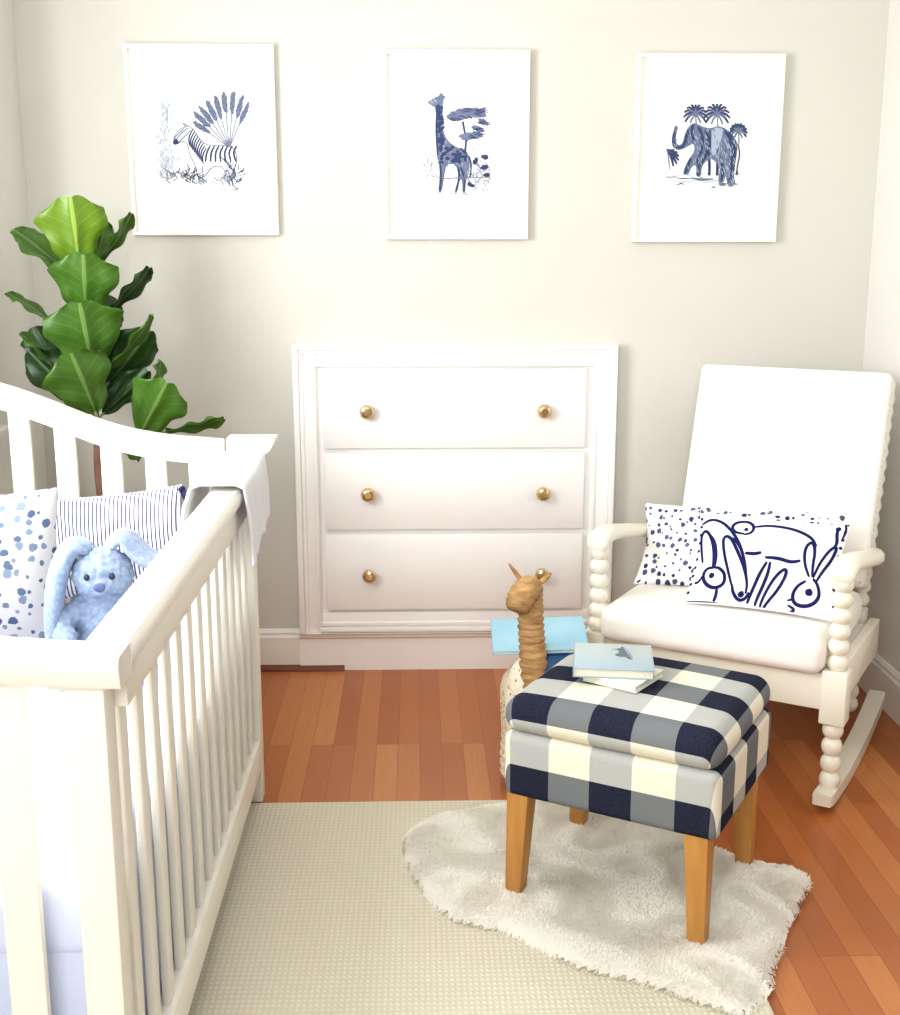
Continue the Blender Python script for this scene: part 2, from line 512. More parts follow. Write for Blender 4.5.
struct('window_1', b, M['paint'], angle=30)
BBP = [(0, 0), (-.016, 0), (-.016, .122), (-.012, .130), (-.012, .140), (-.006, .150), (0, .152)]
def baseboard(name, axis, a0, a1, off, sgn):
    b = newbm(); prism(b, [(off+sgn*p[0], p[1]) for p in BBP], axis, a0, a1); return struct(name, b, M['paint'], angle=25)
baseboard('baseboard_back', 'x', WL+.016, -.418, WY, 1)
baseboard('baseboard_back.001', 'x', .694, WR-.016, WY, 1)
baseboard('baseboard_right', 'y', 2.0, WY, WR, 1)
baseboard('baseboard_left', 'y', Y0, WY, WL, -1)
b = newbm(); prism(b, [(WY-.016, 0), (WY-.034, 0), (WY-.032, .012), (WY-.026, .018), (WY-.016, .02)], 'x', WL+.02, -.42)
prism(b, [(WY-.016, 0), (WY-.034, 0), (WY-.032, .012), (WY-.026, .018), (WY-.016, .02)], 'x', -.42, -.27)
struct('trim_1', b, M['shoe'])

# ------------------------------------------------------------------ built-in dresser
dr = thing('built_in_dresser', 'white built-in three-drawer dresser set into the grey back wall', 'dresser', (.137, WY, 0))
DX0, DX1, DZ1 = -.562, .546, 1.170
def ring(bm, x0, x1, z0, z1, wd, ya, yb, bev=.004):
    box(bm, x0, x0+wd, ya, yb, z0, z1, bev); box(bm, x1-wd, x1, ya, yb, z0, z1, bev)
    box(bm, x0+wd, x1-wd, ya, yb, z1-wd, z1, bev); box(bm, x0+wd, x1-wd, ya, yb, z0, z0+wd, bev)
b = newbm()
box(b, DX0+.05, DX1-.05, -.022, -.001, .14, DZ1-.04)
ring(b, DX0+.005, DX1-.005, .146, DZ1-.004, .075, -.034, -.001)
build('face_frame', b, M['dresserwhite'], dr, angle=30)
b = newbm()
def moulding(x0, x1, z0, z1):
    # stepped casing: outer lip, flat, inner bead
    for (wd, ins, y) in ((.020, 0, -.050), (.014, .020, -.042), (.010, .066, -.040)):
        for s in (0, 1):
            xa = x0+ins if s == 0 else x1-ins-wd
            box(b, xa, xa+wd, y, -.030, z0, z1-ins, .003)
        box(b, x0+ins+wd, x1-ins-wd, y, -.030, z1-ins-wd, z1-ins, .003)
moulding(DX0, DX1, .146, DZ1)
for (za, zb, y) in ((.170, .186, -.040), (.150, .166, -.046)): box(b, DX0+.076, DX1-.076, y, -.03, za, zb, .003)
build('moulding', b, M['dresserwhite'], dr, angle=30)
b = newbm(); prism(b, [(-.001, 0), (-.022, 0), (-.022, .118), (-.030, .126), (-.030, .136), (-.050, .146), (-.001, .146)], 'x', DX0-.004, DX1+.004)
build('plinth', b, M['dresserwhite'], dr, angle=25)
knob_me = None
for k, (z0, z1) in enumerate(((.812, 1.086), (.524, .798), (.232, .508))):
    b = newbm(); box(b, -.463, .441, -.044, -.020, z0, z1, .004)
    d = build('drawer', b, M['dresserwhite'], dr, angle=30)
    for kx in (-.311, .296):
        if knob_me is None:
            kb = newbm()
            mt = Matrix.Rotation(R(90), 4, 'X')
            lathe(kb, [(.012, 0), (.012, .004), (.007, .008), (.007, .016), (.018, .020), (.0255, .027), (.0255, .032), (.020, .039), (.012, .042), (0, .0425)], 10, mt)
            ko = build('knob', kb, M['gold'], d, (kx, -.044, (z0+z1)/2-.006), angle=18); knob_me = ko.data
        else:
            ko = bpy.data.objects.new('knob', knob_me); C.objects.link(ko); ko.parent = d; ko.location = (kx, -.044, (z0+z1)/2-.006)

# ------------------------------------------------------------------ framed prints
def framed(label, cx, z0, z1, wd, corners, draw):
    t = thing('framed_print', label, 'picture', (cx, WY, z0), 0, 'framed animal prints in a row')
    h = z1-z0; fw = .013; dp = .030
    b = newbm()
    box(b, -wd/2, -wd/2+fw, -dp, -.001, 0, h, .0015); box(b, wd/2-fw, wd/2, -dp, -.001, 0, h, .0015)
    box(b, -wd/2+fw, wd/2-fw, -dp, -.001, 0, fw, .0015); box(b, -wd/2+fw, wd/2-fw, -dp, -.001, h-fw, h, .0015)
    build('frame', b, M['frame'], t, angle=30)
    b = newbm(); box(b, -wd/2+fw, wd/2-fw, -.012, -.002, fw, h-fw)
    TL, TR, BL, BR = [Vector(c) for c in corners]
    lay = [0]; INK[0] = 0
    def mapf(x, y):
        # inverse of the bilinear corner map (two refinement steps)
        v = (y-TL.y)/(BL.y-TL.y)
        for _ in range(2):
            l = TL.lerp(BL, v); r = TR.lerp(BR, v); u = (x-l.x)/(r.x-l.x)
            ty = TL.y*(1-u)+TR.y*u; by = BL.y*(1-u)+BR.y*u; v = (y-ty)/(by-ty)
        return ((u-.5)*wd, -.0124-.000007*INK[0], (1-v)*h)
    draw(b, mapf, lay)
    build('print', b, [M['paper'], M['inkd'], M['inkm'], M['inkl']], t, smooth=False, recalc=False)
    return t

def palm(b, m, cx, cy, r, n, a0, a1, mi, w=9):
    for k in range(n):
        a = a0+(a1-a0)*k/(n-1)
        p = [(cx, cy), (cx+r*.6*math.cos(a), cy-r*.6*math.sin(a)-r*.12), (cx+r*math.cos(a), cy-r*math.sin(a)+r*.25)]
        strip(b, smooth2d(p), w, m, mi)

def inside(x, y, P):
    c = False; n = len(P)
    for i in range(n):
        (x1, y1), (x2, y2) = P[i], P[i-1]
        if (y1 > y) != (y2 > y) and x < (x2-x1)*(y-y1)/(y2-y1)+x1: c = not c
    return c

def hatch(b, m, rnd, poly, n, L, ang, w, mis):
    xs = [p[0] for p in poly]; ys = [p[1] for p in poly]; k = 0; tries = 0
    while k < n and tries < n*20:
        tries += 1
        x, y = rnd.uniform(min(xs), max(xs)), rnd.uniform(min(ys), max(ys)); a = ang+rnd.uniform(-.35, .35)
        x2, y2 = x+L*math.cos(a), y+L*math.sin(a)
        if inside(x, y, poly) and inside(x2, y2, poly): strip(b, [(x, y), ((x+x2)/2+1.5, (y+y2)/2), (x2, y2)], w, m, rnd.choice(mis)); k += 1

def zebra(b, m, lay):
    rnd = random.Random(3)
    lay[0] = 1
    for (x, y, rx, ry, a) in ((290, 480, 22, 60, .1), (285, 600, 16, 70, .05), (320, 640, 40, 50, .2), (300, 400, 28, 30, 0), (340, 600, 30, 24, .5)):
        for k in range(16):
            px, py = x+rnd.uniform(-rx, rx), y+rnd.uniform(-ry, ry); aa = rnd.uniform(-2.4, -.7)
            strip(b, [(px, py), (px+22*math.cos(aa), py+22*math.sin(aa))], 5, m, 3)
    for k in range(9):   # tall fan palm behind
        a = R(38+k*9.2); L = (150, 168, 176, 182, 190, 205, 198, 190, 165)[k]
        x1, y1 = 575+L*.72*math.cos(PI-a)*1.05, 560-L*.75*math.sin(a)
        x2, y2 = 575+L*1.28*math.cos(PI-a)*1.02, 560-L*1.22*math.sin(a)
        strip(b, [(575, 560), (x1, y1)], 4, m, 2, False)
        lay[0] = 2
        ang = math.atan2(y2-y1, x2-x1)
        blob(b, (x1+x2)/2, (y1+y2)/2, 52, 12, ang, m, 2, 16, .2)
        lay[0] = 3
        for q in range(7):
            s = -1 if q % 2 else 1; f = q/7
            px, py = x1+(x2-x1)*f, y1+(y2-y1)*f
            strip(b, [(px, py), (px+18*math.cos(ang+s*.8), py+18*math.sin(ang+s*.8))], 5, m, 1)
        lay[0] = 1
    for k in range(160):
        px, py = rnd.gauss(300, 20), rnd.uniform(380, 715); aa = rnd.uniform(-2.4, -.7)
        strip(b, [(px, py), (px+20*math.cos(aa), py+20*math.sin(aa))], 5, m, 3)
    lay[0] = 4
    body = smooth2d([(332, 525), (345, 492), (378, 468), (400, 462), (425, 485), (445, 520), (475, 548), (540, 548), (590, 556), (608, 590), (604, 640), (580, 690), (560, 690), (552, 640), (500, 640), (470, 690), (440, 690), (432, 640), (405, 590), (395, 540), (372, 528), (348, 545)], True)
    polyfill(b, body, m, 0)
    lay[0] = 5
    strip(b, body+[body[0]], 4, m, 2, False)
    for k in range(7):
        x = 475+k*19; strip(b, smooth2d([(x+18, 550), (x+2, 580), (x-2+k*3, 622)]), 9, m, 1)
    for k in range(9):
        t = k/8; x, y = 395+60*t, 490+80*t; strip(b, smooth2d([(x+22, y-12), (x+4, y+22), (x+8, y+60)]), 7, m, 1)
    for p in (((340, 530), (362, 500), (398, 470)), ((350, 540), (376, 515), (410, 480)), ((336, 522), (352, 498), (380, 474))): strip(b, smooth2d(p), 6, m, 2)
    blob(b, 344, 533, 12, 14, .4, m, 1)
    strip(b, [(382, 470), (376, 452), (394, 462)], 8, m, 1)
    for k in range(7): strip(b, [(540+k*10, 600+k*5), (575+k*4, 640+k*6)], 7, m, 1)
    lay[0] = 6
    for (x, y, rx, ry, mi, n) in ((400, 690, 60, 34, 1, 26), (580, 690, 42, 46, 2, 30), (600, 700, 30, 40, 1, 16), (320, 680, 40, 30, 2, 16), (440, 715, 40, 14, 1, 10), (500, 720, 60, 12, 3, 12)):
        for k in range(n):
            px, py = x+rnd.gauss(0, .5)*rx, y+rnd.gauss(0, .5)*ry; aa = rnd.uniform(-2.8, -.3)
            strip(b, [(px, py), (px+26*math.cos(aa), py+26*math.sin(aa))], 8, m, mi)

def giraffe_art(b, m, lay):
    rnd = random.Random(5)
    lay[0] = 1
    for k in range(46):
        px, py = 262+rnd.gauss(0, 14), 610+rnd.gauss(0, 44); aa = rnd.uniform(-2.6, -.4)
        strip(b, [(px, py), (px+24*math.cos(aa), py+24*math.sin(aa))], 6, m, 3 if k % 3 else 2)
    strip(b, smooth2d([(425, 530), (428, 480), (412, 400)]), 9, m, 1, False)
    strip(b, smooth2d([(428, 490), (445, 470), (462, 440)]), 6, m, 1)
    for (x, y, rx, ry, a) in ((375, 380, 32, 20, .1), (420, 370, 40, 26, 0), (470, 362, 42, 20, .15), (440, 352, 40, 14, -.1), (500, 400, 26, 12, .5), (490, 350, 24, 9, -.4), (480, 432, 30, 12, .4), (435, 465, 46, 16, 0), (475, 455, 26, 12, .2)):
        lay[0] = 2; blob(b, x, y, rx, ry, a, m, 2, 18, .22)
        lay[0] = 3
        for k in range(8):
            px, py = x+rnd.uniform(-rx, rx)*.8, y+rnd.uniform(-ry, ry)*.8; aa = rnd.uniform(-.5, .8)
            strip(b, [(px-10, py), (px+16*math.cos(aa), py+16*math.sin(aa))], 7, m, 1)
    lay[0] = 4
    body = [(255, 320), (284, 300), (308, 291), (310, 279), (324, 279), (327, 292), (340, 290), (328, 308), (328, 335), (322, 395), (328, 445), (350, 488), (385, 512), (425, 525), (440, 545), (444, 595), (440, 640), (428, 665), (427, 716), (414, 716), (414, 668), (404, 648), (392, 716), (379, 716), (398, 645), (384, 588), (345, 590), (336, 640), (326, 716), (309, 716), (316, 640), (312, 590), (301, 555), (300, 500), (293, 440), (296, 345), (272, 330)]
    polyfill(b, smooth2d(body, True, 1), m, 2)
    hatch(b, m, rnd, body, 90, 15, 1.4, 4, (3, 3, 2))
    lay[0] = 5
    for k in range(105):
        t = rnd.random()
        if t < .45:
            f = rnd.random(); px, py = 309+14*f+rnd.uniform(-11, 11), 335+165*f
        else:
            px, py = rnd.uniform(310, 432), rnd.uniform(505, 585)
            if py < 500+(px-310)*.2: continue
        blob(b, px, py, 7, 8, rnd.random(), m, 1, 7, .2)
    for p in (((318, 590), (322, 650), (317, 712)), ((405, 600), (425, 650), (421, 712)), ((395, 600), (402, 645), (386, 712)), ((440, 550), (452, 590), (446, 650)), ((300, 345), (297, 440), (306, 555))): strip(b, smooth2d(p), 8, m, 1)
    lay[0] = 6
    strip(b, [(285, 645), (350, 652), (440, 645), (540, 648)], 5, m, 2)
    for k in range(70):
        px, py = 490+rnd.gauss(0, 28), 640+rnd.gauss(0, 42); aa = rnd.uniform(-2.6, -.2)
        strip(b, [(px, py), (px+20*math.cos(aa), py+20*math.sin(aa))], 6, m, rnd.choice((3, 2, 2)))
    for (x, y) in ((470, 572), (508, 600), (508, 555), (450, 680), (520, 635)): blob(b, x, y, 17, 11, rnd.uniform(-1, .5), m, 1, 12, .25)
    strip(b, [(260, 712), (420, 722), (520, 716)], 5, m, 3)

def elephant_art(b, m, lay):
    rnd = random.Random(9)
    lay[0] = 1
    for (x, y, r) in ((350, 335, 55), (448, 335, 60), (545, 410, 42)):
        palm(b, m, x, y, r, 11, -.5, PI+.5, 1, 11)
        palm(b, m, x, y+6, r*.7, 7, -.9, PI+.9, 2, 9)
        strip(b, [(x, y), (x+4, y+60)], 6, m, 2, False)
    strip(b, [(235, 600), (228, 545), (222, 500)], 7, m, 2)
    palm(b, m, 235, 530, 42, 8, -1.2, 2.0, 1, 11)
    for k in range(22):
        x = rnd.uniform(230, 560); y = 615+rnd.uniform(-8, 40); strip(b, [(x-25, y), (x, y+3), (x+25, y)], 5, m, 3)
    strip(b, [(330, 632), (380, 640), (430, 636)], 14, m, 2); strip(b, [(260, 632), (300, 636), (330, 634)], 6, m, 1)
    strip(b, [(265, 665), (285, 658), (300, 663)], 7, m, 1); strip(b, [(422, 676), (434, 672), (442, 677)], 7, m, 1)
    lay[0] = 2
    for x in (412, 448): strip(b, [(x, 540), (x+2, 580), (x, 620)], 13, m, 1, False)
    body = [(253, 395), (262, 390), (272, 397), (264, 425), (260, 455), (266, 478), (282, 480), (294, 462), (300, 430), (316, 396), (342, 376), (366, 386), (385, 396), (420, 402), (450, 390), (490, 402), (525, 435), (542, 470), (536, 540), (522, 590), (526, 630), (534, 655), (510, 668), (492, 655), (488, 615), (478, 655), (452, 656), (456, 618), (462, 585), (440, 555), (418, 540), (392, 560), (378, 585), (376, 626), (352, 626), (354, 590), (350, 570), (332, 582), (318, 618), (292, 616), (300, 585), (322, 540), (346, 508), (342, 472), (322, 482), (298, 498), (268, 505), (246, 490), (240, 460), (248, 425)]
    polyfill(b, smooth2d(body, True, 1), m, 2)
    hatch(b, m, rnd, body, 120, 22, 1.3, 4, (3, 1, 3))
    lay[0] = 3
    polyfill(b, smooth2d([(425, 405), (452, 396), (478, 410), (462, 470), (440, 520), (424, 530), (420, 470)], True), m, 3)
    for p in (((480, 410), (515, 460), (520, 540), (505, 640)), ((500, 420), (530, 470), (525, 560), (515, 640)), ((530, 470), (528, 540), (512, 590)), ((470, 560), (475, 600), (468, 645)),
              ((360, 395), (385, 440), (380, 500), (355, 560)), ((395, 405), (410, 460), (400, 530), (370, 570)), ((340, 385), (330, 420), (345, 465)), ((310, 440), (296, 490), (262, 492)), ((330, 540), (312, 580), (304, 612)), ((366, 570), (362, 610), (364, 622)), ((414, 410), (416, 470), (410, 530)), ((318, 410), (306, 450), (300, 480)), ((253, 420), (248, 460), (256, 490))):
        strip(b, smooth2d(p), 13, m, 1)
    hatch(b, m, rnd, body, 120, 20, 1.3, 4, (2, 3, 1, 3))
    blob(b, 320, 428, 5, 5, 0, m, 1)
    strip(b, smooth2d([(542, 470), (552, 520), (540, 570), (537, 605)]), 6, m, 1, False); blob(b, 537, 605, 5, 14, 0, m, 1)
    for k in range(10): blob(b, 490+rnd.uniform(-30, 40), 660+rnd.uniform(-6, 8), 14, 4, 0, m, 2, 8)

framed('framed blue zebra print, left of the three above the dresser and plant', -.700, 1.530, 2.130, .482, ((115, 110), (762, 115), (170, 950), (795, 950)), zebra)
framed('framed blue giraffe print, middle of the three, above the dresser', .132, 1.517, 2.116, .478, ((62, 97), (700, 92), (85, 930), (698, 920)), giraffe_art)
framed('framed blue elephant print on the wall above the rocking chair', .964, 1.508, 2.108, .486, ((80, 68), (760, 65), (62, 937), (705, 930)), elephant_art)

# ------------------------------------------------------------------ rug and sheepskin
b = newbm(); box(b, -1.22, .70, .72, 3.045, .0005, .010, .003)
tag(build('area_rug', b, M['rug'], angle=30), 'large flat woven cream rug lying under the crib and the sheepskin', 'rug')

SK = [(-.052, 2.83), (-.04, 2.70), (-.013, 2.59), (.044, 2.46), (.09, 2.42), (.197, 2.38), (.266, 2.30), (.332, 2.235), (.422, 2.205), (.488, 2.165), (.559, 2.11), (.639, 2.07), (.70, 2.13), (.76, 2.27), (.85, 2.44), (.93, 2.57), (.93, 2.635), (.81, 2.69), (.70, 2.77), (.60, 2.90), (.50, 2.995), (.38, 3.02), (.23, 3.005), (.12, 2.985), (.02, 2.93)]
SKs = smooth2d(SK, True, 2)
def edged(x, y, P):
    d = 9
    for i in range(len(P)):
        ax, ay = P[i-1]; bx, by = P[i]; vx, vy = bx-ax, by-ay
        t = max(0, min(1, ((x-ax)*vx+(y-ay)*vy)/(vx*vx+vy*vy+1e-12)))
        d = min(d, math.hypot(x-ax-t*vx, y-ay-t*vy))
    return d
def skz(x, y, d): return .0115+.020*min(1, d/.03)+.006*noise.noise((x*16, y*16, 0))*min(1, d/.03)
b = newbm(); st = .011
idx = {}
for i in range(int(1.05/st)):
    for j in range(int(1.0/st)):
        x, y = -.07+i*st, 2.05+j*st
        if inside(x, y, SKs): idx[(i, j)] = b.verts.new((x, y, skz(x, y, edged(x, y, SKs))))
for (i, j), v in idx.items():
    q = [idx.get(k) for k in ((i, j), (i+1, j), (i+1, j+1), (i, j+1))]
    if all(q): b.faces.new(q)
rnd = random.Random(21); tuft = 0
while tuft < 36000:
    x, y = rnd.uniform(-.07, .95), rnd.uniform(2.05, 3.04)
    if not inside(x, y, SKs): continue
    d = edged(x, y, SKs); tuft += 1
    z = max(.0108, skz(x, y, d)-.004)
    fa = noise.noise((x*7, y*7, 3))*PI*2+rnd.uniform(-.7, .7); L = rnd.uniform(.009, .019)
    dx, dy = math.cos(fa)*L*.75, math.sin(fa)*L*.75
    sx, sy = -math.sin(fa)*.0016, math.cos(fa)*.0016
    v0, v1 = b.verts.new((x-sx, y-sy, z)), b.verts.new((x+sx, y+sy, z))
    m0, m1 = b.verts.new((x+dx*.45-sx*.8, y+dy*.45-sy*.8, z+L*.5)), b.verts.new((x+dx*.45+sx*.8, y+dy*.45+sy*.8, z+L*.5))
    e = b.verts.new((x+dx, y+dy, max(.012, z+L*.45)))
    b.faces.new((v0, v1, m1, m0)); b.faces.new((m0, m1, e))
tag(build('sheepskin_rug', b, M['fur'], angle=0, recalc=False), 'fluffy ivory sheepskin lying over the cream rug under the checked ottoman', 'rug')

# ------------------------------------------------------------------ crib
YN, YF = 1.555, 3.10       # near and far faces
XR, XL = -.430, -1.225     # right and left outer faces
crib = thing('crib', 'white slatted wooden baby crib with curved end panels, standing at the left', 'crib', ((XL+XR)/2, (YN+YF)/2, .0105))
ox, oy = (XL+XR)/2, (YN+YF)/2
CW = M['cribwhite']
def cp(name, bm, par=None, m=CW, **k):
    return build(name, bm, m, par or crib, (-ox, -oy, 0) if par is None else (0, 0, 0), **k)
ARCH = [(-.43, 1.008), (-.48, 1.010), (-.561, 1.016), (-.62, 1.020), (-.688, 1.030), (-.75, 1.043), (-.813, 1.062), (-.875, 1.087), (-.936, 1.113), (-1.0, 1.137), (-1.059, 1.157), (-1.12, 1.173), (-1.18, 1.183), (-1.225, 1.187)]
ARCH = [(x, z-.012) for x, z in ARCH]
def arch_at(x):
    for (xa, za), (xb, zb) in zip(ARCH, ARCH[1:]):
        if xb <= x <= xa: return za+(zb-za)*(x-xa)/(xb-xa)
    return ARCH[-1][1] if x < -1 else ARCH[0][1]
def endpanel(name, ya, yb, dz):
    b = newbm()
    top = smooth2d([(x, z+dz) for x, z in ARCH], False, 1)
    top = [p for p in top if -1.18 <= p[0] <= -.485]
    bot = [(x, z-.064) for x, z in reversed(top)]
    prism(b, top+bot, 'y', ya, yb, .006)
    o = cp(name, b, angle=35)
    return o
cp_off = (-ox, -oy, 0)
# posts
def post(x0, y0, ztop, w=.055, taper=.0):
    b = newbm(); box(b, x0, x0+w, y0, y0+w, 0, ztop, .004); return cp('post', b, angle=30)
post(XR-.055, YN, .915); post(XR-.055, YF-.055, .975)
post(XL, YN, 1.155); post(XL, YF-.055, 1.155)
# far end (headboard)
hb = endpanel('headboard_rail', YF-.045, YF-.012, 0)
b = newbm(); prism(b, [(-.365, 1.007), (-.365, .998), (-.378, .974), (-.395, .962), (-.488, .962), (-.488, 1.007)], 'y', YF-.072, YF+.008, .004); cp('post_cap', b, angle=30)
SX = [-.566, -.677, -.790, -.905, -1.018, -1.130]
def slat_end(name, x, y, z0, z1):
    b = newbm(); box(b, x-.0265, x+.0265, y, y+.018, z0, z1, .003); return cp(name, b, angle=30)
for x in SX: slat_end('headboard_slat', x, YF-.038, .18, arch_at(x)-.040)
b = newbm(); box(b, XL+.055, XR-.055, YF-.045, YF-.015, .10, .19, .004); cp('headboard_bottom_rail', b, angle=30)
# near end (footboard): same sweep, with a thick moulded cap
DZN = -.055
b = newbm()
top = [(x, z+DZN+.009) for x, z in smooth2d(ARCH, False, 1)]
top[0] = (-.402, top[0][1])
nseg = len(top)
prof = [(.060, -.046), (-.004, -.046), (-.008, -.040), (-.012, -.022), (-.013, -.012), (-.010, -.004), (-.004, 0), (.060, 0)]
rows = []
for x, z in top: rows.append([b.verts.new((x, YN-.012+p[0], z+p[1])) for p in prof])
for r0, r1 in zip(rows, rows[1:]):
    for k in range(len(prof)): b.faces.new((r0[k], r1[k], r1[(k+1) % len(prof)], r0[(k+1) % len(prof)]))
b.faces.new(rows[0]); b.faces.new(rows[-1][::-1])
cp('footboard_rail', b, angle=35)
b = newbm(); prism(b, [(-.414, .915), (-.420, .906), (-.432, .900), (-.505, .900), (-.505, .915)], 'y', YN-.008, YN+.06, .002); cp('post_cap', b, angle=30)
for x in SX: slat_end('footboard_slat', x-.005, YN+.012, .18, arch_at(x)+DZN-.030)
b = newbm(); box(b, XL+.055, XR-.055, YN+.010, YN+.040, .10, .19, .004); cp('footboard_bottom_rail', b, angle=30)
# right side (low) and left side (tall)
def side(xo, s, ztop, tall):
    b = newbm()
    # cap profile (x, z) extruded along y
    xi = xo-s*.042
    pr = [(xo+s*.026, ztop-.006), (xo+s*.030, ztop-.014), (xo+s*.028, ztop-.030), (xo+s*.016, ztop-.040), (xi, ztop-.040), (xi-s*.004, ztop-.012), (xi, ztop-.003), (xi+s*.006, ztop), (xo+s*.020, ztop)]
    prism(b, pr, 'y', YN+.045 if not tall else YN+.055, YF-.055)
    cp('side_rail', b, angle=40)
    b = newbm(); box(b, min(xo+s*.018, xo-s*.030), max(xo+s*.018, xo-s*.030), YN+.055, YF-.055, ztop-.095, ztop-.040, .003); cp('side_apron', b, angle=30)
    b = newbm(); box(b, min(xo, xo-s*.032), max(xo, xo-s*.032), YN+.055, YF-.055, .098, .185, .004); cp('side_bottom_rail', b, angle=30)
    n = 13; ya, yb = YN+.055, YF-.055
    first = None
    for k in range(n):
        y = ya+(yb-ya)*(k+.75)/(n+.5)
        if first is None:
            sb = newbm(); box(sb, -.007, .007, -.021, .021, .180, ztop-.090, .003)
            first = build('side_slat', sb, CW, crib, (xo-s*.017-ox, y-oy, 0), angle=30)
        else:
            o = first.copy(); C.objects.link(o); o.parent = crib; o.location = (xo-s*.017-ox, y-oy, 0)
side(XR, 1, .945, False)
side(XL, -1, 1.165, True)

# mattress and skirt
MT = .588
b = newbm(); rbox(b, (XL+XR)/2, (YN+YF)/2, MT-.07, XR-XL-.085, YF-YN-.13, .14, .035, .006)
tag(build('crib_mattress', b, M['sheet'], angle=0), 'crib mattress under a pale blue fitted sheet inside the white crib', 'mattress')
b = newbm()
x0, x1, y0, y1 = XL+.052, XR-.052, YN+.07, YF-.07
per = []
for (a, c, n) in (((x0, y0), (x1, y0), 40), ((x1, y0), (x1, y1), 70), ((x1, y1), (x0, y1), 40), ((x0, y1), (x0, y0), 70)):
    for k in range(n): per.append((a[0]+(c[0]-a[0])*k/n, a[1]+(c[1]-a[1])*k/n))
cx, cy = (x0+x1)/2, (y0+y1)/2
def skf(u, v):
    p = per[int(round(u*len(per))) % len(per)]
    w = .004*math.sin(u*len(per)*.9)*(1-v)
    return (p[0]+w*(1 if p[0] > cx else -1), p[1]+w*(1 if p[1] > cy else -1),   .07+.43*v)
gridfn(b, skf, len(per), 8, closed=True)
tag(build('crib_skirt', b, M['sheet'], angle=0), 'pale gathered skirt hanging below the mattress inside the white crib', 'crib skirt')

# blanket over the far right corner of the side rail
def blanket():
    b = newbm()
    xr, zt = XR+.030, .953
    pr = [(xr-.135, .80), (xr-.132, .86), (xr-.125, .92), (xr-.112, .957), (xr-.09, .966), (xr-.05, .967), (xr-.01, .967), (xr+.006, .958), (xr+.012, .92), (xr+.014, .89), (xr+.016, .85), (xr+.018, .815)]
    ys = [2.655, 3.015]
    def fn(u, v):
        t = u*(len(pr)-1); i = min(int(t), len(pr)-2); f = t-i
        x = pr[i][0]*(1-f)+pr[i+1][0]*f; z = pr[i][1]*(1-f)+pr[i+1][1]*f
        y = ys[0]+(ys[1]-ys[0])*v
        hang = max(0, (.957-z)/.2)
        rip = .012*math.sin(v*11+1.2)*hang+.006*math.sin(v*23)*hang
        top = (.004+.03*max(0, v-.45)**1.5) if z > .94 else 0
        if x > xr-.06:
            x += abs(rip)*.6-.012*hang*v; z -= .045*hang*(1-v)**2-.01*hang*v
            y -= .02*hang*(1-v)
        else:
            x -= abs(rip)
        return (x, y+.006*math.sin(u*9), z+top)
    gridfn(b, fn, 44, 34)
    o = build('baby_blanket', b, M['blanket'], angle=0)
    md = o.modifiers.new('thick', 'SOLIDIFY'); md.thickness = .006; md.offset = 1
    return tag(o, 'folded pale grey baby blanket draped over the far right corner of the crib', 'blanket')
blanket()

# ------------------------------------------------------------------ pillows
def pillow_fn(W, Hh, T, pinch=.07, pw=.42):
    def f(u, v, side):      # u,v in -1..1
        x = W/2*u*(1-pinch*(1-v*v)*abs(u)); z = Hh/2*v*(1-pinch*(1-u*u)*abs(v))
        t = T/2*(max(0, (1-u*u))*max(0, (1-v*v)))**pw
        t *= 1+.05*noise.noise((u*2.3, v*2.3, W*10))
        return Vector((x, -side*t, z))
    return f
def warp(t): return math.sin(t*PI/2)*.65+t*.35
def pillow_bm(W, Hh, T, n=28, **k):
    b = newbm(); f = pillow_fn(W, Hh, T, **k)
    for s in (1, -1):
        def fn(u, v, s=s): return f(warp(2*u-1), warp(2*v-1), s)
        gridfn(b, fn, n, n, lambda u, v: (warp(2*u-1)*W/2+.7+.3*s, warp(2*v-1)*Hh/2+.5))
    bmesh.ops.remove_doubles(b, verts=b.verts, dist=1e-5)
    return b, f
def put(o, loc, rot): o.location = loc; o.rotation_euler = rot

# spotted square pillow at the left in the crib
b, f = pillow_bm(.375, .37, .14)
t = thing('throw_pillow', 'square white pillow with blue watercolour spots standing in the crib, at the left edge', 'pillow', (-.992, 2.62, MT+.192), rot=(R(-9), 0, R(14)))
build('pillow_cover', b, M['spotsA'], t, angle=0)

# ticking lumbar pillow with tassels
b, f = pillow_bm(.375, .26, .10)
t = thing('lumbar_pillow', 'navy striped lumbar pillow with corner tassels leaning at the far end of the crib', 'pillow', (-.762, 2.925, MT+.184), rot=(R(-14), R(-6), R(-2)))
build('pillow_cover', b, M['ticking'], t, angle=0)
for (sx, sz) in ((1, 1), (-1, -1), (1, -1), (-1, 1)):
    tb = newbm()
    mt = along((sx*.180, 0, sz*.122), (sx*.212, -.008, sz*.122-.038))
    lathe(tb, [(.005, 0), (.010, .004), (.010, .010), (.006, .014), (.012, .022), (.016, .036), (.017, .050), (.0, .050)], 12, mt)
    build('tassel', tb, M['navy'], t, angle=40)

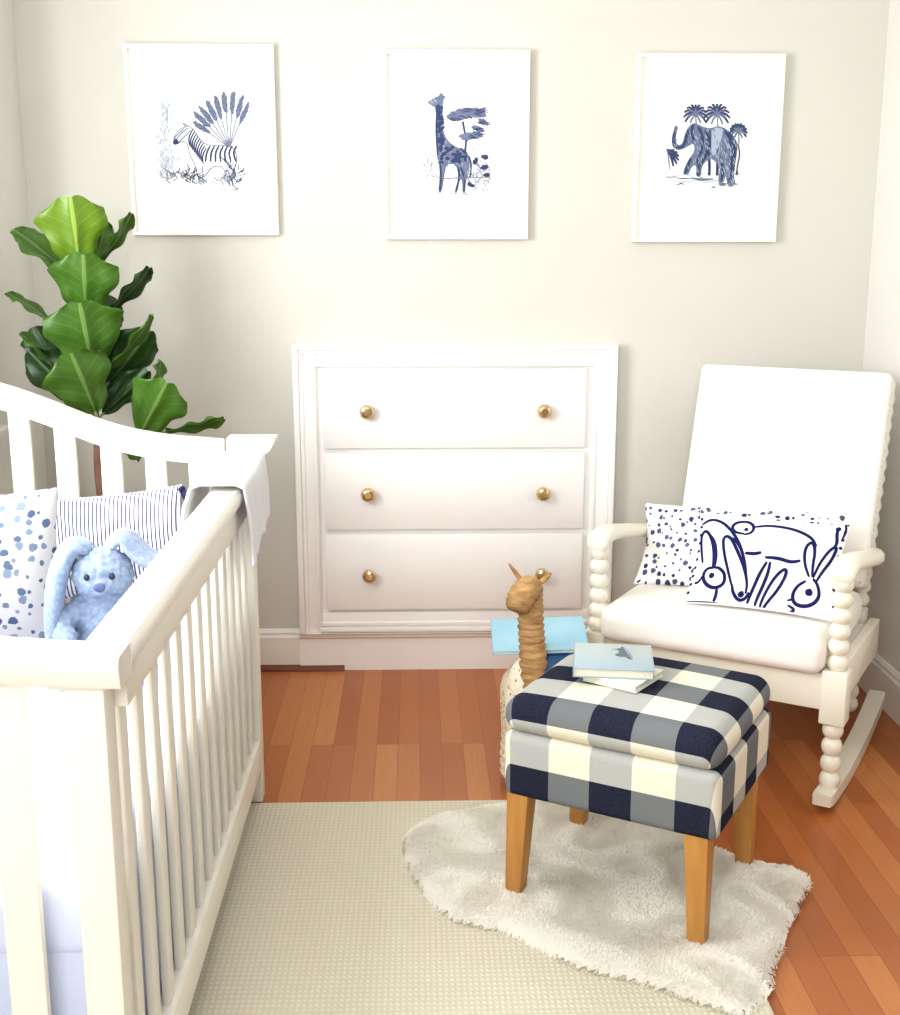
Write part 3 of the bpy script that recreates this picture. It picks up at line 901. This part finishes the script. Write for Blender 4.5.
# ------------------------------------------------------------------ plush bunny
bn = thing('plush_bunny', 'pale blue knobbly plush bunny with floppy ears sitting in the crib', 'plush toy', (-.688, 2.55, MT+.018), rot=(0, 0, R(8)))
b = newbm()
ellipsoid(b, (0, 0, .075), (.072, .066, .085))
ellipsoid(b, (0, -.005, .13), (.055, .05, .05))
ellipsoid(b, (0, -.022, .198), (.066, .062, .060))
ellipsoid(b, (0, -.060, .183), (.036, .030, .028))
for s in (-1, 1):
    tube(b, [(s*.045, -.02, .13), (s*.085, -.055, .10), (s*.075, -.095, .07)], [.026, .024, .027], 12)
    tube(b, [(s*.045, -.02, .035), (s*.075, -.09, .03), (s*.085, -.15, .03)], [.036, .032, .034], 12)
    ellipsoid(b, (s*.085, -.155, .036), (.034, .026, .038)); ellipsoid(b, (s*.075, -.10, .068), (.027, .027, .027))
o = build('body', b, M['plush'], bn, angle=0)
md = o.modifiers.new('fuse', 'REMESH'); md.mode = 'VOXEL'; md.voxel_size = .0055; md.use_smooth_shade = True
md = o.modifiers.new('soft', 'SMOOTH'); md.iterations = 4; md.factor = .5
tx = bpy.data.textures.new('knob', 'VORONOI'); tx.noise_scale = .016
md = o.modifiers.new('knobby', 'DISPLACE'); md.texture = tx; md.strength = -.011
def ear(pts, wd):
    b = newbm(); tube(b, smooth3(pts), [.012+wd*math.sin(PI*min(1, .12+.80*k/(8*2)))**.8 for k in range(17)], 14, sy=.38)
    e = build('ear', b, M['plush'], bn, angle=0)
def smooth3(pts, n=16):
    P = [Vector(p) for p in pts]; out = []
    for k in range(n+1):
        t = k/n*(len(P)-1); i = min(int(t), len(P)-2); f = t-i
        p0, p1, p2, p3 = P[max(i-1, 0)], P[i], P[i+1], P[min(i+2, len(P)-1)]
        out.append(.5*((2*p1)+(p2-p0)*f+(2*p0-5*p1+4*p2-p3)*f*f+(-p0+3*p1-3*p2+p3)*f**3))
    return out
ear([(-.022, -.01, .25), (-.062, -.012, .258), (-.092, -.020, .20), (-.108, -.035, .11), (-.112, -.045, .03)], .046)
ear([(.012, -.01, .25), (.045, -.005, .275), (.085, -.012, .235), (.118, -.02, .215), (.15, -.03, .19)], .032)
for s in (-1, 1):
    b = newbm(); ellipsoid(b, (s*.026, -.080, .206), (.0065, .005, .0075), 12, 8); build('eye', b, M['black'], bn, angle=0)
b = newbm(); ellipsoid(b, (0, -.092, .186), (.013, .007, .010), 14, 8); build('nose', b, M['nose'], bn, angle=0)

# ------------------------------------------------------------------ fiddle leaf fig
def ray(px, py):
    a, c = (px-450)/1200, (507.5-py)/1200; P, Yw = R(12.36), R(-1.54)
    d = (a, math.cos(P)+c*math.sin(P), -math.sin(P)+c*math.cos(P))
    return Vector((d[0]*math.cos(Yw)-d[1]*math.sin(Yw), d[0]*math.sin(Yw)+d[1]*math.cos(Yw), d[2]))
def at(px, py, y):           # the world point seen at this pixel on the plane of this y
    d = ray(px, py); return Vector((0, 0, H))+d*(y/d.y)
PY = 3.62; pb = Vector((-.975, PY, 0))
fig = thing('fiddle_leaf_fig', 'tall potted fiddle leaf fig tree with broad green leaves behind the crib', 'plant', pb)
b = newbm(); lathe(b, [(.11, 0), (.13, .02), (.155, .26), (.165, .30), (.165, .32), (.15, .32), (.145, .29), (.0, .29)], 32); build('pot', b, M['pot'], fig, angle=35)
b = newbm(); lathe(b, [(.146, .285), (.146, .296), (0, .302)], 28); build('soil', b, M['soil'], fig)
def loc(p): return Vector(p)-pb
trunk = [Vector((0, 0, .29)), Vector((.012, 0, .55)), loc(at(98, 470, PY)), loc(at(97, 425, PY)), loc(at(88, 370, PY)), loc(at(84, 315, PY)), loc(at(80, 262, PY)), loc(at(76, 240, PY))]
b = newbm(); tube(b, smooth3(trunk, 28), [.015-.010*k/28 for k in range(29)], 12); 
tube(b, smooth3([loc(at(98, 465, PY)), loc(at(120, 450, PY)), loc(at(143, 432, PY-.03)), loc(at(158, 395, PY-.03))], 14), [.007-.003*k/14 for k in range(15)], 10)
build('trunk', b, M['trunk'], fig, angle=0)
def leaf(base, tip, yb, yt, wd, roll, mat, cup=.20, droop=.12):
    A, B = at(*base, yb)-pb, at(*tip, yt)-pb
    ax = (B-A); L = ax.length; ax.normalize()
    view = (Vector((0, 0, H))-pb-(A+B)/2).normalized()
    n0 = (view-ax*view.dot(ax)).normalized(); s0 = ax.cross(n0).normalized()
    n = n0*math.cos(R(roll))+s0*math.sin(R(roll)); s = ax.cross(n).normalized()
    ph = random.uniform(0, 6)
    def prof(t):      # fiddle outline: narrow base, slight waist, broad round tip
        K = (0, .34, .55, .63, .70, .82, .93, 1., .98, .88, .62)
        k = min(9, max(0, int(t*10))); f = t*10-k; f = f*f*(3-2*f)*.4+f*.6
        return K[k]*(1-f)+K[k+1]*f
    b = newbm()
    def fn(u, v):
        t = .03+.969*v; q = (u-.5)*2
        wv = wd/2*max(.004/wd, prof(t))
        x = q*wv*(1+.05*math.sin(v*15+ph+q))
        z = (-cup if abs(roll) < 30 else cup)*abs(q)**1.15*wv-droop*L*(v-.35)**2+.006*math.sin(v*13+ph+q*2.2)*abs(q)+.004*math.cos(q*9)
        return A+ax*(L*(v-.17*v**5*q*q+.035*v**5*(1-(2*abs(q)-1)**2)))+s*x+n*z
    gridfn(b, fn, 12, 20, lambda u, v: (u, v))
    tube(b, [A-ax*.03, A+ax*L*.04], .0035, 6)
    build('leaf', b, mat, fig, angle=0, recalc=False)
Lb, Lm, Ld = M['leafbright'], M['leafmid'], M['leafdark']
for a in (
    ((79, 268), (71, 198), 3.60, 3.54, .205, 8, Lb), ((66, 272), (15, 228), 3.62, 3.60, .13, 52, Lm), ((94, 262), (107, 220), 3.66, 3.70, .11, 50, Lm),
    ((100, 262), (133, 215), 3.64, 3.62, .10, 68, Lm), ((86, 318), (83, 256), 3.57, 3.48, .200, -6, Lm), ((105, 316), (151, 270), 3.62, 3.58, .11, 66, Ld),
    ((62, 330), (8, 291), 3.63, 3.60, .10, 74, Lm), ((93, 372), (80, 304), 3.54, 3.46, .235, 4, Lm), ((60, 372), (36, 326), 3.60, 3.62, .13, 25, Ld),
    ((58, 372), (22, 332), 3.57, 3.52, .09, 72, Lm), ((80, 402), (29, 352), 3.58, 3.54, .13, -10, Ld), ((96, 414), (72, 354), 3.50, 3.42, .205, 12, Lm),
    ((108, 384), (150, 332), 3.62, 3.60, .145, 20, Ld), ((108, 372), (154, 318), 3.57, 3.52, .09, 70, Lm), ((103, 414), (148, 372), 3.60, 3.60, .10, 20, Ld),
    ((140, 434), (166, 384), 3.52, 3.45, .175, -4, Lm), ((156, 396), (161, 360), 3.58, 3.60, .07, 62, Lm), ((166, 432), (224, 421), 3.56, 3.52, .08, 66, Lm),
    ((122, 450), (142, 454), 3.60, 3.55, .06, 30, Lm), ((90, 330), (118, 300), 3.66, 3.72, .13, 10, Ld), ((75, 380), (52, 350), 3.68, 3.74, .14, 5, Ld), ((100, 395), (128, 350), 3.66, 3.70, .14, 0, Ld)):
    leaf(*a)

# ------------------------------------------------------------------ rocking chair
ch = thing('rocking_chair', 'white upholstered rocking chair with bobbin-turned posts in the right corner', 'chair', (.824, 3.198, 0), R(-31))
CWD = M['chairwood']; XP = .345
def cpart(name, bm, m=CWD, **k): return build(name, bm, m, ch, **k)
# rockers: arc touching the floor at y=.13
RR = 1.8; YC = .22
def rz(y): return RR-math.sqrt(RR*RR-(y-YC)**2)
for s in (-1, 1):
    ys = [-.085+.775*k/26 for k in range(27)]
    bot = [(y, rz(y)+.001) for y in ys]; top = [(y, rz(y)+.044-.010*abs(k-13)/13) for k, y in enumerate(ys)]
    b = newbm(); prism(b, bot+top[::-1], 'x', s*XP-.026, s*XP+.026, .005); cpart('rocker', b, angle=35)
for s in (-1, 1):
    b = newbm()
    lathe(b, bobbins(4, .028, .195), 18, Matrix.Translation((s*XP, 0, .046)))
    box(b, s*XP-.034, s*XP+.034, -.034, .034, .238, .388, .004)
    lathe(b, bobbins(6, .0285, .262), 18, Matrix.Translation((s*XP, 0, .386)))
    cpart('front_post', b, angle=50)
    b = newbm()
    z0, z1 = rz(.555)+.035, .24; XB = XP-.060
    lathe(b, bobbins(4, .026, z1-z0), 16, Matrix.Translation((s*XB, .555, z0)))
    box(b, s*XB-.030, s*XB+.030, .525, .585, .235, .40, .004)
    p0, p1 = Vector((s*XB, .600, .395)), Vector((s*XB, .800, 1.045))
    lathe(b, bobbins(16, .0275, (p1-p0).length), 16, along(p0, p1))
    cpart('back_post', b, angle=50)
    # arm
    b = newbm()
    arm = smooth3([(s*XP, -.030, .652), (s*XP, -.01, .664), (s*XP, .05, .672), (s*(XP+.006), .20, .648), (s*XP, .40, .608), (s*(XP-.035), .625, .562)], 20)
    n = len(arm); rows = []
    for k, p in enumerate(arm):
        w_ = .030+.006*math.sin(PI*k/(n-1)); h_ = .020
        if k == 0: w_, h_ = .014, .010
        if k == 1: w_, h_ = .026, .018
        rows.append([b.verts.new((p.x+w_*cx_, p.y, p.z+h_*cz_)) for cx_, cz_ in ((-1, -.5), (-.7, -1), (.7, -1), (1, -.5), (1, .4), (.72, .85), (0, 1.05), (-.72, .85), (-1, .4))])
    for r0, r1 in zip(rows, rows[1:]):
        for q in range(9): b.faces.new((r0[q], r0[(q+1) % 9], r1[(q+1) % 9], r1[q]))
    b.faces.new(rows[0]); b.faces.new(rows[-1][::-1])
    cpart('arm', b, angle=50)
    b = newbm(); box(b, s*XP-.015, s*XP+.015, .03, .53, .275, .385, .003); cpart('side_rail', b, angle=30)
b = newbm(); box(b, -XP+.03, XP-.03, -.018, .018, .272, .374, .003); cpart('front_rail', b, angle=30)
b = newbm(); box(b, -XP+.06, XP-.06, .54, .57, .275, .385, .003); cpart('back_rail', b, angle=30)
b = newbm(); box(b, -XP+.02, XP-.02, .018, .485, .33, .374); cpart('seat_deck', b, M['fabricwhite'], smooth=False)
b = newbm(); rbox(b, -.004, .218, .426, .640, .560, .104, .036, .009, puff=.004); cpart('seat_cushion', b, M['fabricwhite'], angle=0)
# reclined back
def backbm():
    b = newbm(); rbox(b, 0, 0, 0, .604, .115, .67, .022, 0, nmid=6)
    return b
bk = build('backrest', backbm(), M['fabricwhite'], ch, (.008, .660, .782), (R(-17.5), 0, 0), angle=0)
def nails():
    b = newbm()
    for k in range(36):
        z = -.31+.62*k/35
        for s in (-1, 1): ellipsoid(b, (s*.302, -.030, z), (.004, .0045, .0045), 8, 5)
    for k in range(33):
        ellipsoid(b, (-.29+.58*k/32, -.0575, -.318), (.0045, .003, .0045), 8, 5)
    return b
o = build('nailhead_trim', nails(), plain('ivory_nailhead', (226, 220, 204), .35), bk, angle=0); o['kind'] = 'stuff'
# chair pillows -------------------------------------------------------------
Cm = Matrix.Translation((.824, 3.198, 0)) @ Matrix.Rotation(R(-31), 4, 'Z')
def chairput(x, y, z, tilt, yaw, roll=0):
    m = Cm @ Matrix.Translation((x, y, z)) @ Matrix.Rotation(R(yaw), 4, 'Z') @ Matrix.Rotation(R(tilt), 4, 'X') @ Matrix.Rotation(R(roll), 4, 'Y')
    return m
b, f = pillow_bm(.61, .27, .10)
t = thing('throw_pillow', 'navy dotted white pillow on the rocking chair, behind the rabbit pillow', 'pillow', group='rocking chair pillows')
t.matrix_world = chairput(-.030, .320, .602, -33, 5, -2.5)
build('pillow_cover', b, M['spotsB'], t, angle=0)

BW, BH = .430, .290
b, f = pillow_bm(BW, BH, .09)
for fc in b.faces: fc.material_index = 0
# picture coordinates (zoomed crop) -> pillow surface
def bun(px, py):
    lx = (px-250)/(805-250); u = 2*lx-1
    ty = 90+lx*45; by = 440+lx*55
    v = 1-2*(py-ty)/(by-ty)
    u = max(-.985, min(.985, u)); v = max(-.985, min(.985, v))
    # undo the grid warp: surface is evaluated directly in u,v
    p = f(u, v, 1); return (p.x, p.y-.0016, p.z)
def bl(pts, w=9, it=2): strip(b, smooth2d(pts, False, it), w*1.35, bun, 1, True, 2)
# line drawing of rabbits in loose brush strokes
bl([(262, 150), (300, 128), (345, 140), (390, 180), (430, 235), (460, 300), (478, 370)])
bl([(290, 300), (270, 240), (262, 190), (285, 172), (315, 215), (332, 270), (338, 320)])
bl([(300, 190), (330, 225), (345, 280), (345, 318)], 8)
bl([(345, 320), (312, 322), (302, 350), (322, 382), (360, 400), (395, 385), (392, 345), (365, 322), (345, 320)], 10)
bl([(305, 345), (290, 375), (275, 372)], 7); bl([(370, 400), (372, 425), (365, 445)], 9)
bl([(425, 390), (400, 330), (370, 260), (358, 205), (385, 200), (425, 260), (460, 320), (482, 380), (480, 420)])
bl([(385, 205), (420, 225), (455, 285), (470, 345)], 8)
bl([(425, 385), (432, 415), (455, 445), (480, 440), (492, 415)], 9)
bl([(440, 192), (400, 185), (385, 160), (405, 138), (445, 135), (470, 155), (468, 185), (440, 195)], 9)
bl([(470, 160), (520, 150), (590, 158), (650, 180), (690, 205), (708, 235)], 9)
bl([(455, 268), (490, 272), (515, 266)], 10); bl([(530, 284), (580, 286), (625, 300), (660, 292)], 10)
bl([(488, 455), (505, 400), (522, 340), (540, 300)], 9); bl([(515, 462), (535, 400), (550, 345), (552, 300)], 9)
bl([(532, 470), (555, 400), (580, 350), (608, 322), (618, 340), (595, 400), (560, 450), (545, 470)], 9)
bl([(700, 350), (675, 300), (668, 240), (690, 212), (708, 250), (708, 310), (712, 350)], 9)
bl([(715, 352), (735, 290), (765, 235), (785, 228), (775, 280), (745, 330), (728, 365)], 9)
bl([(690, 365), (660, 385), (645, 420), (655, 450), (690, 458), (725, 445), (745, 415), (735, 375), (715, 355)], 10)
bl([(630, 440), (655, 432)], 6); bl([(632, 455), (660, 470), (640, 478)], 7)
bl([(770, 150), (768, 175), (780, 215), (772, 235)], 9); bl([(785, 130), (798, 165), (792, 205)], 6)
bl([(262, 440), (340, 448), (430, 462), (520, 474), (620, 482)], 8)
for (x, y, r) in ((340, 350, 11), (463, 422, 12), (705, 405, 14), (443, 172, 8), (769, 158, 10)): blob(b, x, y, r, r, 0, bun, 1, 14, .1)
for k in range(11):
    y = 95+k*31
    bl([(250, y), (266, y+2)], 8, 1); bl([(790, y+42), (808, y+44)], 8, 1)
t = thing('lumbar_pillow', 'white lumbar pillow with navy line-drawn rabbits, front pillow on the rocking chair', 'pillow', group='rocking chair pillows')
t.matrix_world = chairput(.098, .160, .608, -34, 4)
build('pillow_cover', b, [M['bunnybase'], M['bunnyink']], t, angle=0, recalc=False)
bpy.context.view_layer.update()

# ------------------------------------------------------------------ ottoman
ot = thing('ottoman', 'square ottoman in navy and cream buffalo check on golden wooden legs', 'ottoman', (.506, 2.597, 0), R(-30))
for sx in (-1, 1):
    for sy in (-1, 1):
        b = newbm(); taperbox(b, (sx*.218, sy*.192, .024), (.038, .038), (sx*.208, sy*.184, .29), (.054, .054)); build('leg', b, M['oak'], ot, angle=30)
def uv_unroll(hx, hy, hz, v0):
    def g(p, n):
        dz = hz-p.z
        hh = math.hypot(n.x, n.y)
        if p.z < 0 and hh > .05: n = Vector((n.x/hh, n.y/hh, 0))
        return (p.x+n.x*max(0, dz)+.232, p.y+hy+n.y*max(0, dz)+v0)
    return g
b = newbm(); rbox(b, .006, .004, .352, .500, .445, .156, .022, 0, uvf=uv_unroll(.24, .2225, .078, .172), nr=5); build('seat_base', b, M['check'], ot, angle=0)
b = newbm(); rbox(b, .004, 0, .468, .500, .450, .080, .038, .014, uvf=uv_unroll(.243, .225, .04, .042), nr=6, puff=.004); build('seat_cushion', b, M['check'], ot, angle=0)

# two small books on the ottoman
def book(label, cx, cy, z, sx, sy, th, rotz, cover, pic=None, name='picture_book', tilt=None, group=None):
    t = thing(name, label, 'book', (cx, cy, z), rotz, group, rot=tilt)
    b = newbm()
    box(b, -sx/2, sx/2, -sy/2, sy/2, th-.0025, th, .0006); box(b, -sx/2, sx/2, -sy/2, sy/2, 0, .0025, .0006)
    box(b, -sx/2-.001, -sx/2+.002, -sy/2, sy/2, 0, th, .0006)
    mats = [cover]
    if pic: mats += [M['whale'], M['inkl'], M['pages']]; pic(b, th)
    build('cover', b, mats, t, angle=30, recalc=False)
    b = newbm(); box(b, -sx/2+.002, sx/2-.004, -sy/2+.003, sy/2-.003, .0025, th-.0025); build('page_block', b, M['pages'], t, smooth=False)
    return t
def whale(b, th):
    # crop coordinates of the printed animal -> cover
    def m(x, y): return ((x-608)/350*.178, -(y-502)/125*.17, th+.0004)
    polyfill(b, smooth2d([(610, 497), (640, 480), (628, 468), (590, 466), (640, 462), (655, 446), (672, 468), (690, 490), (698, 516), (680, 518), (664, 504), (640, 506)], True, 1), m, 1)
    def m2(x, y): p = m(x, y); return (p[0], p[1], th+.0008)
    strip(b, [(655, 452), (680, 490), (694, 514)], 6, m2, 2)
book('small cream book on the ottoman, beneath the sky blue book', .470, 2.604, .523, .135, .135, .017, R(-38), M['creamcover'])
book('small sky blue book with a grey animal, on top of the cream book', .452, 2.648, .5405, .183, .180, .022, R(-8), M['coverblue'], whale)

# ------------------------------------------------------------------ woven giraffe basket with picture books
gx, gy = .335, 3.19
gr = thing('woven_giraffe', 'woven toy giraffe with wrapped brown neck and speckled body, standing behind the ottoman', 'toy giraffe', (gx, gy, 0))
b = newbm()
prof = [(.0, .012), (.088, .012), (.098, .03), (.102, .12), (.106, .22), (.108, .28), (.102, .305), (.085, .332), (.05, .345), (.0, .350)]
lathe(b, prof, 40)
for k in range(10):
    z = .03+k*.026
    lathe(b, [(.1, z-.010), (.106+.002*math.sin(k), z), (.1, z+.010)], 40)
ellipsoid(b, (-.045, -.055, .25), (.060, .060, .138))
build('body', b, M['weave'], gr, angle=0)
nk = [(-.018, -.085, .18), (-.020, -.085, .28), (-.024, -.078, .40), (-.030, -.070, .48), (-.032, -.062, .55), (-.034, -.064, .59)]
b = newbm()
P = smooth3(nk, 60); rr = []
for k in range(61):
    t_ = k/60; rr.append((.040-.008*t_)*(1+.09*math.sin(k*2.1)))
tube(b, P, rr, 18)
build('neck', b, M['raffia'], gr, angle=0)
b = newbm()
hp = smooth3([(-.024, -.055, .560), (-.034, -.066, .588), (-.052, -.088, .582), (-.068, -.108, .560), (-.076, -.118, .545)], 24)
tube(b, hp, [max(.008, (.012+.026*math.sin(PI*min(1, .18+.62*k/24))))*(1+.06*math.sin(k*2.1)) for k in range(25)], 16)
hd = build('head', b, M['raffia'], gr, angle=0)
for pts in ([(-.052, -.06, .602), (-.070, -.062, .628), (-.092, -.064, .658)], [(-.012, -.055, .596), (.006, -.054, .612), (.024, -.054, .628)]):
    b = newbm(); tube(b, smooth3(pts, 10), [.012*math.sin(PI*(.25+.7*k/10))+.002 for k in range(11)], 10, sy=.5); build('ear', b, M['raffia'], gr, angle=0)
for s in (-1, 1):
    b = newbm(); ellipsoid(b, (-.052+s*.018, -.095-s*-.012*-1, .590), (.005, .005, .005), 10, 6); build('eye', b, M['black'], gr, angle=0)
# the books leaning in the basket
def quadbook(label, c, th, cover):
    """thin book given by its four world corners (TL, TR, BR, BL)"""
    TL, TR, BR, BL = [Vector(p) for p in c]
    ctr = (TL+TR+BR+BL)/4; X = ((TR-TL)+(BR-BL)).normalized(); Yv = ((TL-BL)+(TR-BR)); Yv = (Yv-X*Yv.dot(X)).normalized(); Z = X.cross(Yv)
    sx = ((TR-TL).length+(BR-BL).length)/2; sy = ((TL-BL).length+(TR-BR).length)/2
    m = Matrix((X, Yv, Z)).transposed().to_4x4(); m.translation = ctr-Z*th
    t = book(label, 0, 0, 0, sx, sy, th, 0, cover); t.matrix_world = m
quadbook('light blue picture book lying across the back of the woven giraffe', [at(496, 622, 3.34), at(580, 613, 3.34), at(592, 652, 3.14), at(488, 648, 3.16)], .012, M['lightblue'])
quadbook('small dark blue book beneath the light blue one on the woven giraffe', [at(541, 648, 3.18), at(574, 647, 3.18), at(582, 670, 3.08), at(545, 675, 3.08)], .010, M['deepblue'])
bpy.context.view_layer.update()
